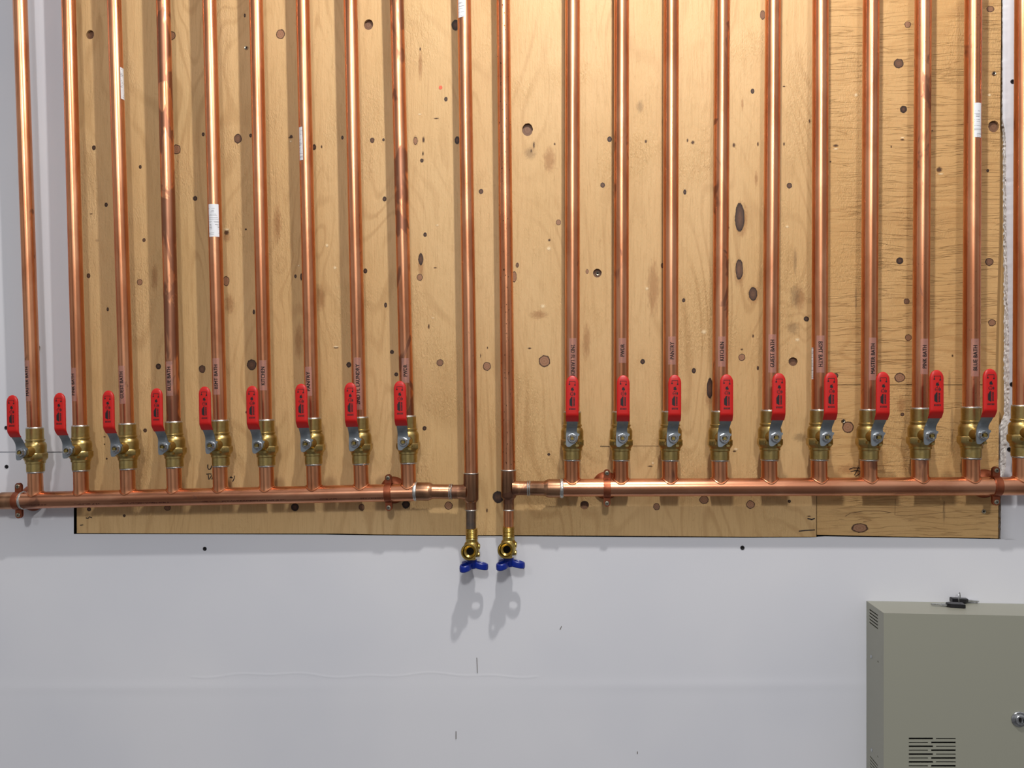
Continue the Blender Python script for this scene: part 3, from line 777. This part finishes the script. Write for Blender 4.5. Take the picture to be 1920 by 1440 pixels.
# ---------------------------------------------------------------- manifolds
def axis_frame(A, B):
    x = (B - A).normalized(); y = Vector((0, 1, 0)); y = (y - x * x.dot(y)).normalized(); z = x.cross(y)
    return Matrix(((x.x, y.x, z.x, A.x), (x.y, y.y, z.y, A.y), (x.z, y.z, z.z, A.z), (0, 0, 0, 1)))
LM = lambda u: 938.5 + (u - 30) * (922.5 - 938.5) / 770
RM = lambda u: 914.5 if u < 1400 else 914.5 - (u - 1400) * 3.5 / 500
def make_manifold(ua, va, ub, vb, label, BB, group=None, marks=()):
    A = P(ua, va); B = P(ub, vb); M = axis_frame(A, B)
    root = thing('manifold', label, 'manifold', A); root.matrix_world = M
    Minv = M.inverted()
    L = (B - A).length / U
    bm = bmesh.new()
    lathe(bm, [(16.2, 0), (16.5, .5)] + [(16.5, .5 + (L - 1) * k / 30) for k in range(1, 31)] + [(16.2, L)], ROTY, 44)
    tb = obj('header_tube', bm, M_COPH, root); tb['tarnish'] = .1; tb['specks'] = 0.0
    for u in BB:
        p = Minv @ P(u, va + (vb - va) * (u - ua) / (ub - ua))
        # branch stub height up to the valve cup
        k = 0.975 + .05 * u / 1900
        i = BB.index(u); NN = LN if u < 900 else RN
        vcup = 740 + (NN[i] - 740) * (1 - 46 / 1500)
        vm = va + (vb - va) * (u - ua) / (ub - ua)
        hgt = (vm - vcup) * KX(u) - 38 * k
        bm = bmesh.new(); r = 14.1 * k
        N = 40; rows = []
        for (rr, zz) in ((r + 1.0, None), (r + .2, 'f'), (r, 20.0), (r, hgt)):
            row = []
            for q in range(N):
                a = 2 * math.pi * q / N; x, y = rr * math.cos(a), rr * math.sin(a)
                if zz is None: z_ = math.sqrt(max(16.3 ** 2 - y * y, 1)) - .5
                elif zz == 'f': z_ = math.sqrt(max(16.3 ** 2 - y * y, 1)) + 2.2
                else: z_ = zz
                row.append(bm.verts.new(Vector((x, y, z_)) * U))
            rows.append(row)
        for a_, b_ in zip(rows, rows[1:]):
            for q in range(N): bm.faces.new((a_[q], a_[(q + 1) % N], b_[(q + 1) % N], b_[q]))
        bm.faces.new(rows[-1])
        # brazed lip
        pts = []
        for q in range(48):
            a = 2 * math.pi * q / 48; x, y = (r + .8) * math.cos(a), (r + .8) * math.sin(a)
            pts.append((x, y, math.sqrt(max(16.9 ** 2 - y * y, 1))))
        tube(bm, pts, 1.5, 8, True)
        bmesh.ops.translate(bm, verts=bm.verts, vec=p)
        st_ = obj('branch_stub', bm, M_COP, root); st_['tarnish'] = random.uniform(0, .3); st_['specks'] = 0.
    # factory print along the tube
    if marks:
        for (u0, u1) in marks:
            bm = bmesh.new()
            u = u0
            while u < u1:
                w = random.uniform(1.2, 3.2)
                xa = (Minv @ P(u, va)).x / U; a = math.radians(-24)
                hgt = random.uniform(2.2, 3.2)
                for s0 in (0, 1):
                    if random.random() < .75:
                        a0 = a - (s0 * .5) * hgt / 16.7; a1 = a0 - hgt * random.uniform(.25, .6) / 16.7
                        q = [Vector((x, -16.7 * math.cos(t), 16.7 * math.sin(t))) * U for x, t in ((xa, a0), (xa + w * .8, a0), (xa + w * .8, a1), (xa, a1))]
                        bm.faces.new([bm.verts.new(c) for c in q])
                u += w * .85 + .4
            obj('printed_marking', bm, M_INKC, tb, fin=False, label='dark stamped print along the tube')
    return root, M, Minv
M_INKC = mat('stamp_ink', srgb(92, 48, 34), .5, .3)
LMAN, ML, MLi = make_manifold(44, LM(44), 779, LM(779), 'left horizontal copper manifold with nine valve stubs', LB, None, [(58, 76), (80, 98), (148, 194), (232, 322), (385, 408), (420, 540), (600, 636), (680, 722)])
RMAN, MR, MRi = make_manifold(1052, 914.5, 2300, 910, 'right horizontal copper manifold running off the right edge', RB)
# tail pipe past the left manifold
A = P(-420, LM(-420)); B = P(44, LM(44)); M = axis_frame(A, B)
root = thing('tail_pipe', 'short copper pipe leaving the left manifold at the left edge', 'pipe', A); root.matrix_world = M
bm = bmesh.new(); L = (B - A).length / U; lathe(bm, [(14.2, 0), (14.2, L - 4)], ROTY, 40)
t_ = obj('tube', bm, M_COPH, root); t_['tarnish'] = .2
bm = bmesh.new(); lathe(bm, [(14.2, L - 46), (17.0, L - 44), (17.0, L - 1)], ROTY, 40); t_ = obj('coupling', bm, M_FIT, root)
bm = bmesh.new(); torus(bm, 16.4, 1.7, L - .5, ROTY, 40, 8, .3, 1.6); obj('solder_ring', bm, M_SOLD, root)

# ---------------------------------------------------------------- pipe clamps
def cross(bm, M, w, z0, z1):
    k = len(bm.faces); box(bm, -w, w, -.5, .5, z0, z1, M); box(bm, -.5, .5, -w, w, z0, z1, M)
    bm.faces.ensure_lookup_table()
    for f in bm.faces[k:]: f.material_index = 1
def screw_bm(bm, M, r=4.4, z=0):
    lathe(bm, [(r, z), (r, z + .8), (r * .85, z + 1.8), (r * .45, z + 2.2)], M, 20)
    cross(bm, M @ Matrix.Rotation(.5, 4, 'Z'), 2.2, 1.4, 2.3)
def make_clamp():
    t = thing('pipe_clamp', 'x', 'clamp')
    bm = bmesh.new()
    ring_prof(bm, [(16.7, -6.5), (18.2, -6.5), (18.5, -6), (18.5, 6), (18.2, 6.5), (16.7, 6.5)], ROTY, 44)
    obj('band', bm, M_CLAMP, t)
    for s in (1, -1):
        bm = bmesh.new()
        for (ya, yb) in ((-3.4, -1.0), (1.0, 3.4)):
            pts = [(-6.3, 15.5), (6.3, 15.5)] + [(6.3 * math.cos(a * math.pi / 8), 28.5 + 6.3 * math.sin(a * math.pi / 8)) for a in range(0, 9)]
            fr = [bm.verts.new(Vector((x, ya, s * z_)) * U) for x, z_ in pts]; bk = [bm.verts.new(Vector((x, yb, s * z_)) * U) for x, z_ in pts]
            bm.faces.new(fr); bm.faces.new(bk[::-1])
            for k in range(len(pts)): bm.faces.new((fr[k], fr[(k + 1) % len(pts)], bk[(k + 1) % len(pts)], bk[k]))
        ear = obj('ear', bm, M_CLAMP, t)
        bm = bmesh.new(); Mx = Matrix.Translation(Vector((0, -3.4, s * 28)) * U) @ ROTX
        screw_bm(bm, Mx, 4.5); lathe(bm, [(1.9, -8), (1.9, 0)], Mx, 12)
        sc_ = obj('screw', bm, [M_SCREW, M_DARK], ear, label='steel cross-head screw')
    # bell base against the board
    bm = bmesh.new(); Mb = Matrix.Rotation(-math.pi / 2, 4, 'X')
    zw = H / U - PF / U
    lathe(bm, [(6.5, 18), (7, 24), (10, 28), (17, 31), (23, 34.5), (25.5, zw - 2), (26.5, zw - .3), (0.01, zw - .3)], Mb, 44)
    obj('bell_base', bm, M_CLAMP, t)
    return t
CL = make_clamp()
cl_spec = [(36, 938.5, 'copper split-ring clamp at the left end of the left manifold', -.02, 0), (729, 923.4, 'copper split-ring clamp near the PWDR stub of the left manifold', -.02, 0),
           (1138, 914.8, 'copper split-ring clamp left of the PWDR stub on the right manifold', 0, 0), (1866.5, 911.2, 'copper split-ring clamp past the BLUE BATH stub, at the plywood edge', 0, 0)]
for i, (u, v, lab, ang, dz) in enumerate(cl_spec):
    c = CL if i == 0 else copy_tree(CL)
    c.location = P(u, v); c.rotation_euler = (0, ang * -1 if False else ang, 0)
    tag(c, lab, 'clamp', 'manifold clamps')

# ---------------------------------------------------------------- tee fittings
def make_tee(uc, vc, s, label, v_top, v_b1, v_ring, v_b2, reach, uman):
    """s=-1: branch to the left, +1 to the right"""
    O = P(uc, vc); t = thing('tee_fitting', label, 'pipe fitting', O)
    Z = lambda v: (vc - v) * KX(uc)
    bm = bmesh.new()
    lathe(bm, [(13.2, Z(v_top)), (14.2, Z(v_top) - .6), (14.2, Z(v_b1) + 3), (13.4, Z(v_b1) + .5), (10.6, Z(v_b1) - 2.5), (10.2, Z(v_b1) - 5), (10.2, Z(v_ring))], None, 40)
    Ms = Matrix.Rotation(s * math.pi / 2, 4, 'Y')
    lathe(bm, [(15.5, 8), (14.4, 14), (13.4, 18), (13.2, 22), (13.2, reach)], Ms, 40)
    b = obj('tee_body', bm, M_FIT, t); b['tarnish'] = .55; b['specks'] = .2
    bm = bmesh.new(); torus(bm, 13.5, 1.3, Z(v_top) + .4, None, 40, 8, .3); obj('solder_ring', bm, M_SOLD, t)
    bm = bmesh.new(); torus(bm, 10.1, 1.1, Z(v_ring), None, 36, 8, .4); obj('solder_ring', bm, M_SOLD, t)
    bm = bmesh.new(); torus(bm, 13.6, 1.2, reach - 1.6, Ms, 40, 8, .4); torus(bm, 13.6, 1.2, reach + 2.0, Ms, 40, 8, .4); obj('solder_ring', bm, M_SOLD, t)
    bm = bmesh.new(); lathe(bm, [(9.4, Z(v_ring) - .2), (9.4, Z(v_b2))], None, 32)
    n_ = obj('nipple', bm, M_GREYCOP if s < 0 else M_COP, t, label='short narrow copper tube'); n_['tarnish'] = .5
    # reducer to the manifold
    e = abs((P(uman, vc) - O).x) / U
    bm = bmesh.new()
    lathe(bm, [(13.4, reach), (13.7, reach + 1), (13.7, e - 33), (14.6, e - 31), (16.8, e - 27), (17.3, e - 24), (17.3, e + .5), (16.6, e + 1)], Ms, 40)
    rd = obj('reducer', bm, M_FIT, t, label='stepped copper reducer'); rd['tarnish'] = .1
    bm = bmesh.new(); torus(bm, 16.9, 1.5, e + .5, Ms, 44, 8, .6, 2.2)
    obj('solder_ring', bm, M_SOLD, t)
    return t
TEE1 = make_tee(883, 922.3, -1, 'copper tee joining the left riser to the left manifold', 888, 939, 956, 992, 38, 780)
TEE2 = make_tee(953.6, 915, 1, 'copper tee joining the right riser to the right manifold', 882, 933, 956, 989, 38, 1053)

# ---------------------------------------------------------------- drain valves
def build_drain():
    t = thing('drain_valve', 'x', 'valve')
    # origin at top of thread, z down
    bm = bmesh.new()
    prof = [(9.2, 0), (11.0, -.5)]
    z_ = -1.0
    for k in range(7): prof += [(11.6, z_), (10.4, z_ - 1.25)]; z_ -= 2.6
    prof += [(11.4, z_), (11.4, z_ - 6), (13.6, z_ - 9), (14.4, z_ - 13)]
    zb = z_ - 22
    prof += [(14.8, z_ - 18), (14.6, zb), (13.2, zb - 7), (9.5, zb - 12), (7.6, zb - 13.5), (7.6, zb - 15), (8.6, zb - 15.5), (8.6, zb - 20), (6, zb - 21), (4.2, zb - 21), (4.2, zb - 25)]
    lathe(bm, prof, None, 36, {len(prof) - 5: 6, len(prof) - 6: 6})
    # side bosses
    lathe(bm, [(6, 8), (5.4, 15), (3.6, 16)], Matrix.Translation(Vector((0, 0, zb + 7)) * U) @ ROTY, 18)
    lathe(bm, [(5.4, 8), (4.8, 14.6), (3.2, 15.4)], Matrix.Translation(Vector((0, 0, zb - 8)) * U) @ ROTY, 18)
    body = obj('valve_body', bm, M_BRASSD, t)
    bm = bmesh.new()
    Mo = Matrix.Translation(Vector((0, 0, zb)) * U) @ Matrix.Rotation(-.07, 4, 'Z') @ Matrix.Rotation(-.05, 4, 'X') @ ROTX
    prof = [(11, 4), (11.5, 14)]
    q = 15.0
    for k in range(4): prof += [(13.4, q), (12.4, q + 1.1)]; q += 2.2
    prof += [(15.0, q + .3), (15.4, q + 2.5), (14.8, q + 3.2), (13.0, q + 3.2), (12.0, q + 1.5), (11.0, q - 5), (6.9, q - 8.5), (6.7, 4)]
    lathe(bm, prof, Mo, 40)
    out = obj('hose_outlet', bm, M_BRASSD, t, label='threaded brass outlet facing forward')
    bm = bmesh.new(); lathe(bm, [(7.4, 15.45), (0.01, 15.45)], Mo, 28); obj('bore_shade_disc', bm, M_DARK, out)  # near-black disc added behind the mouth, standing in for shade down the bore
    # blue handle: three looped arms round a hub
    zh = zb - 22.0
    bm = bmesh.new()
    lathe(bm, [(5, zh + 4.5), (9.5, zh + 4.5), (10.4, zh + 3.5), (10.4, zh - 8), (8.5, zh - 12), (3, zh - 12.5)], None, 28)
    for a0 in (math.radians(4), math.radians(-122), math.radians(124)):
        loop = []
        for k in range(26):
            a = 2 * math.pi * k / 26
            px = 16 + 12.5 * math.cos(a); py = 7.6 * math.sin(a) * (1 + .15 * math.cos(a))
            ca, sa = math.cos(a0), math.sin(a0)
            drop = zh - 4.5 - 5.0 * (px - 4) / 24
            loop.append((px * ca - py * sa, px * sa + py * ca, drop))
        # loop with tall oval section
        rows = []
        N = len(loop); pts = [Vector(p) for p in loop]
        for i, p in enumerate(pts):
            tdir = (pts[(i + 1) % N] - pts[i - 1]).normalized(); side_ = tdir.cross(Vector((0, 0, 1))).normalized()
            rows.append([bm.verts.new((p + side_ * 2.7 * math.copysign(abs(math.cos(2 * math.pi * j / 10)) ** .6, math.cos(2 * math.pi * j / 10)) + Vector((0, 0, 1)) * 6.0 * math.copysign(abs(math.sin(2 * math.pi * j / 10)) ** .6, math.sin(2 * math.pi * j / 10))) * U) for j in range(10)])
        for i in range(N):
            a_, b_ = rows[i], rows[(i + 1) % N]
            for j in range(10): bm.faces.new((a_[j], a_[(j + 1) % 10], b_[(j + 1) % 10], b_[j]))
    obj('handle', bm, M_BLUE, t, label='blue three-armed plastic handle')
    bm = bmesh.new(); lathe(bm, [(3.6, zh - 12.2), (3.6, zh - 13.6), (2.4, zh - 14.6)], None, 18)
    obj('handle_screw', bm, M_NUT, t)
    return t
DR = build_drain(); DR.location = P(884.5, 990.5); tag(DR, 'brass drain valve with blue handle under the left riser', 'valve', 'drain valves')
d2 = copy_tree(DR); d2.location = P(953.4, 987); d2.rotation_euler = (0, 0, math.radians(-3)); tag(d2, 'brass drain valve with blue handle under the right riser', 'valve', 'drain valves')

# ---------------------------------------------------------------- small wall and board screws
def make_screw(name):
    bm = bmesh.new()
    lathe(bm, [(4.0, 0), (4.0, .7), (3.4, 1.3), (2.2, 1.1), (.8, .2)], ROTX, 18)
    lathe(bm, [(1.5, -14), (1.5, .2)], ROTX, 10)
    cross(bm, ROTX @ Matrix.Rotation(.4, 4, 'Z'), 2.0, .3, 1.25)
    return bm
bmS = make_screw('s'); me_s = mesh('drywall_screw', bmS, [M_BSCREW, M_DARK])
scs = [(12, 802, 'black drywall screw left of the first red lever, above the wall joint'), (12.5, 875, 'black drywall screw at the far left, below the wall joint'),
       (384, 1029, 'black drywall screw below the plywood, left half'), (1392, 1027, 'black drywall screw below the plywood, right half'),
       (1898.5, 153, 'black drywall screw in the white wall strip at top right'), (1897, 720.5, 'black drywall screw beside the broken wall edge, level with the red levers'),
       (1892, 842.5, 'black drywall screw in the broken white edge beside the last ball valve')]
for u, v, lab in scs:
    o = bpy.data.objects.new('drywall_screw', me_s); C.objects.link(o); o.location = PW(u, v, 0)
    tag(o, lab, 'screw', 'drywall screws')
me_w = mesh('wood_screw', make_screw('w'), [M_SCREW, M_DARK])
for u, v, lab in [(462, 90, 'small steel screw in the big plywood sheet, upper left'), (1863.5, 138, 'steel screw near the top right edge of the plywood'),
                  (1581, 789.5, 'steel screw beside the faint knot in the lower right plywood piece'), (1844.5, 959, 'steel screw low in the bottom right plywood corner'),
                  (1120.5, 513, 'shiny screw sunk in the round knot hole between two pipes')]:
    o = bpy.data.objects.new('wood_screw', me_w); C.objects.link(o); o.location = PW(u, v, PF if u != 1120.5 else PF - .0038)
    tag(o, lab, 'screw', 'steel screws in the plywood')
# loose plastic anchor beside the first pipe
bm = bmesh.new(); lathe(bm, [(3.4, 0), (4.2, 2), (3.6, 6), (2.0, 7)], ROTX, 12, jit=.5)
o = obj('wall_anchor', bm, M_SCREW); o.location = PW(73, 653); o.scale = (.8, .8, 1.6); tag(o, 'small metal anchor in the wall right of the first MASTER BATH pipe', 'anchor')

# ---------------------------------------------------------------- control box
DB = 0.0; zf = .0675                                   # depth of the box
def PB(u, v, dz=0.0): return P(u, v, zf - H + dz)       # its front plane
f0 = PB(1657, 1149.5); X0, Z1 = f0.x, f0.z; YF = f0.y
X1 = PB(2170, 1149.5).x; Z0 = PB(1657, 1680).z
t = thing('control_box', 'grey-green enamelled metal box on the wall, lower right', 'electrical box', (0, 0, 0))
slots = []
for r_ in range(8):
    v = 1385 + r_ * 7.3
    hw = 1.7
    a, b = ((1704, 1749.5), (1755, 1792)) if r_ % 2 == 0 else ((1704, 1740), (1746, 1792))
    for (ua, ub_), h_ in ((a, 1.8 if r_ % 2 == 0 else 1.1), (b, 1.1 if r_ % 2 == 0 else 1.8)):
        slots.append([PB(ua, v - h_), PB(ub_, v - h_), PB(ub_, v + h_), PB(ua, v + h_)])
lockc = PB(1911, 1348.5)
def plane_outline(): return [Vector((X0, YF, Z1)), Vector((X1, YF, Z1)), Vector((X1, YF, Z0)), Vector((X0, YF, Z0))]
bm = slab(plane_outline(), slots, .0012)
door = obj('door', bm, M_BOX, t)
yw = H - .0006
# shell: top, left, right, bottom (left side with louvre slots)
bm = bmesh.new(); th = .0012
def bx(b, x0, x1, y0, y1, z0, z1): box(b, x0, x1, y0, y1, z0, z1, s=1)
bx(bm, X0, X1, YF + .0012, yw, Z1 - th, Z1); bx(bm, X1 - th, X1, YF + .0012, yw, Z0, Z1 - th); bx(bm, X0, X1, YF + .0012, yw, Z0 - th, Z0)
# left side panel as holes slab in YZ
dep = yw - (YF + .0012)
def side_pt(fy, z): return Vector((YF + .0012 + dep * fy, 0, z))
def v2z_side(u, v):                                     # hit of the photo ray with the side plane x = X0
    a = (u - 960) / F
    d = Vector((-math.sin(PSI) + a * math.cos(PSI), math.cos(PSI) + a * math.sin(PSI), (740 - v) / F))
    tt = X0 / d.x; p = Vector((0, -D, 0)) + d * tt
    return p
hs = []
def side_slot(u0, v0, u1, v1, h):
    a = v2z_side(u0, v0); b = v2z_side(u1, v1); hh = h * U
    za, zb_ = (a.z + b.z) / 2, 0
    y0_, y1_ = sorted((a.y, b.y)); y0_ = max(y0_, YF + .004); y1_ = min(y1_, yw - .004)
    hs.append([Vector((y0_, 0, za - hh)), Vector((y1_, 0, za - hh)), Vector((y1_, 0, za + hh)), Vector((y0_, 0, za + hh))])
for k in range(5): side_slot(1630, 1143 + 6.0 * k, 1646, 1154 + 6.1 * k, 1.3)
for k in range(5): side_slot(1631, 1420 + 6.0 * k, 1646, 1434 + 6.1 * k, 1.3)
for (u, v) in ((1646, 1241), (1646, 1419)):
    c_ = v2z_side(u, v); hs.append(circ(Vector((c_.y, 0, c_.z)), 2.3 * U, 14))
out = [side_pt(0, Z1 - th), side_pt(1, Z1 - th), side_pt(1, Z0), side_pt(0, Z0)]
b2 = slab(out, hs, th)
for v in b2.verts: v.co = Vector((X0 + v.co.y, v.co.x, v.co.z))
me_tmp = bpy.data.meshes.new('tmp'); b2.to_mesh(me_tmp); bm.from_mesh(me_tmp); b2.free(); bpy.data.meshes.remove(me_tmp)
obj('housing', bm, M_BOX, t)
bm = bmesh.new(); bx(bm, X0 + .002, X1 - .002, YF + .012, yw - .001, Z0 + .002, Z1 - .002); obj('interior', bm, M_DARK, t)
# lock
bm = bmesh.new(); Ml = Matrix.Translation(lockc) @ ROTX
lathe(bm, [(13.5, 0), (13.5, 1.4), (12.5, 2.4), (9.5, 3.0), (9.0, 3.2), (8.6, 5.5), (7.8, 6), (5.4, 6), (5, 5), (4.8, 3.2)], Ml, 36)
lk = obj('lock', bm, M_NUT, t, label='round chrome cam lock')
bm = bmesh.new(); box(bm, -1.1, 1.1, -6.15, -4.0, -3.8, 3.8, Matrix.Translation(lockc)); obj('keyhole', bm, M_DARK, lk)
for (u, v) in ((1634, 1231), (1635, 1406)):
    c_ = v2z_side(u, v); bm = bmesh.new()
    lathe(bm, [(3.2, 0), (3.2, .6), (1.8, 1.5)], Matrix.Translation(c_) @ Matrix.Rotation(-math.pi / 2, 4, 'Y'), 16)
    obj('side_screw', bm, M_NUT, t)

# ---------------------------------------------------------------- keys on the box
def top_pt(u, v):                                       # hit with the box top plane z = Z1
    a = (u - 960) / F
    d = Vector((-math.sin(PSI) + a * math.cos(PSI), math.cos(PSI) + a * math.sin(PSI), (740 - v) / F))
    return Vector((0, -D, 0)) + d * (Z1 / d.z)
def make_key(a, b, label, tilt=0.0):
    """a = bow end, b = blade tip on the top plate"""
    L = (b - a).length / U; ang = math.atan2((b - a).y, (b - a).x)
    t = thing('key', label, 'key', a + Vector((0, 0, .0003)), (0, tilt, ang), 'keys on the box')
    bm = bmesh.new()
    pts = [(0, -8), (2, -9), (24, -8.5), (30, -4.5), (30, 4.5), (24, 8.5), (2, 9), (0, 8)]
    for z0, z1, k in ((0, 6.8, 1.0),):
        lo = [bm.verts.new(Vector((x, y, z0)) * U) for x, y in pts]; hi = [bm.verts.new(Vector((x, y, z1)) * U) for x, y in pts]
        bm.faces.new(lo[::-1]); tp = bm.faces.new(hi)
        for k in range(len(pts)): bm.faces.new((lo[k], lo[(k + 1) % len(pts)], hi[(k + 1) % len(pts)], hi[k]))
    bmesh.ops.bevel(bm, geom=[e for e in bm.edges], offset=.8 * U, segments=2, affect='EDGES')
    bw = obj('bow', bm, M_BLACKP, t, label='black plastic key head')
    bm = bmesh.new()
    box(bm, 29, 38, -3.2, 3.2, 1.4, 4.4, bev=.4)
    out_ = [(38, -2.6), (L - 3, -2.6), (L, 0), (L - 3, 2.2)] + [(L - 3 - i * 2.2, 2.6 if i % 2 else 1.2) for i in range(1, int((L - 43) / 2.2))] + [(38, 2.6)]
    lo = [bm.verts.new(Vector((x, y, 2.0)) * U) for x, y in out_]; hi = [bm.verts.new(Vector((x, y, 3.9)) * U) for x, y in out_]
    bm.faces.new(lo[::-1]); bm.faces.new(hi)
    for k in range(len(out_)): bm.faces.new((lo[k], lo[(k + 1) % len(out_)], hi[(k + 1) % len(out_)], hi[k]))
    obj('blade', bm, M_NUT, t, label='bright metal key blade')
    return t
ka, kb = top_pt(1808, 1139), top_pt(1745, 1136)
make_key(ka, kb, 'key with black head on the box, blade pointing left')
kc, kd_ = top_pt(1782, 1130.5), top_pt(1836, 1131.5)
make_key(kc + Vector((0, 0, .0026)), kd_ + Vector((0, .0, .0026)), 'key with black head behind the other, blade pointing right', .05)
bm = bmesh.new(); cR = top_pt(1799, 1133.5) + Vector((0, 0, .009))
pts = [cR + Vector((5.5 * math.cos(a) * .55, 4 * math.cos(a), 11 * math.sin(a))) * U for a in [2 * math.pi * k / 30 for k in range(30)]]
tube(bm, pts, .75 * U, 8, True, scale=1)
o = obj('key_ring', bm, M_NUT); tag(o, 'small wire ring standing up through the two key heads', 'key ring')
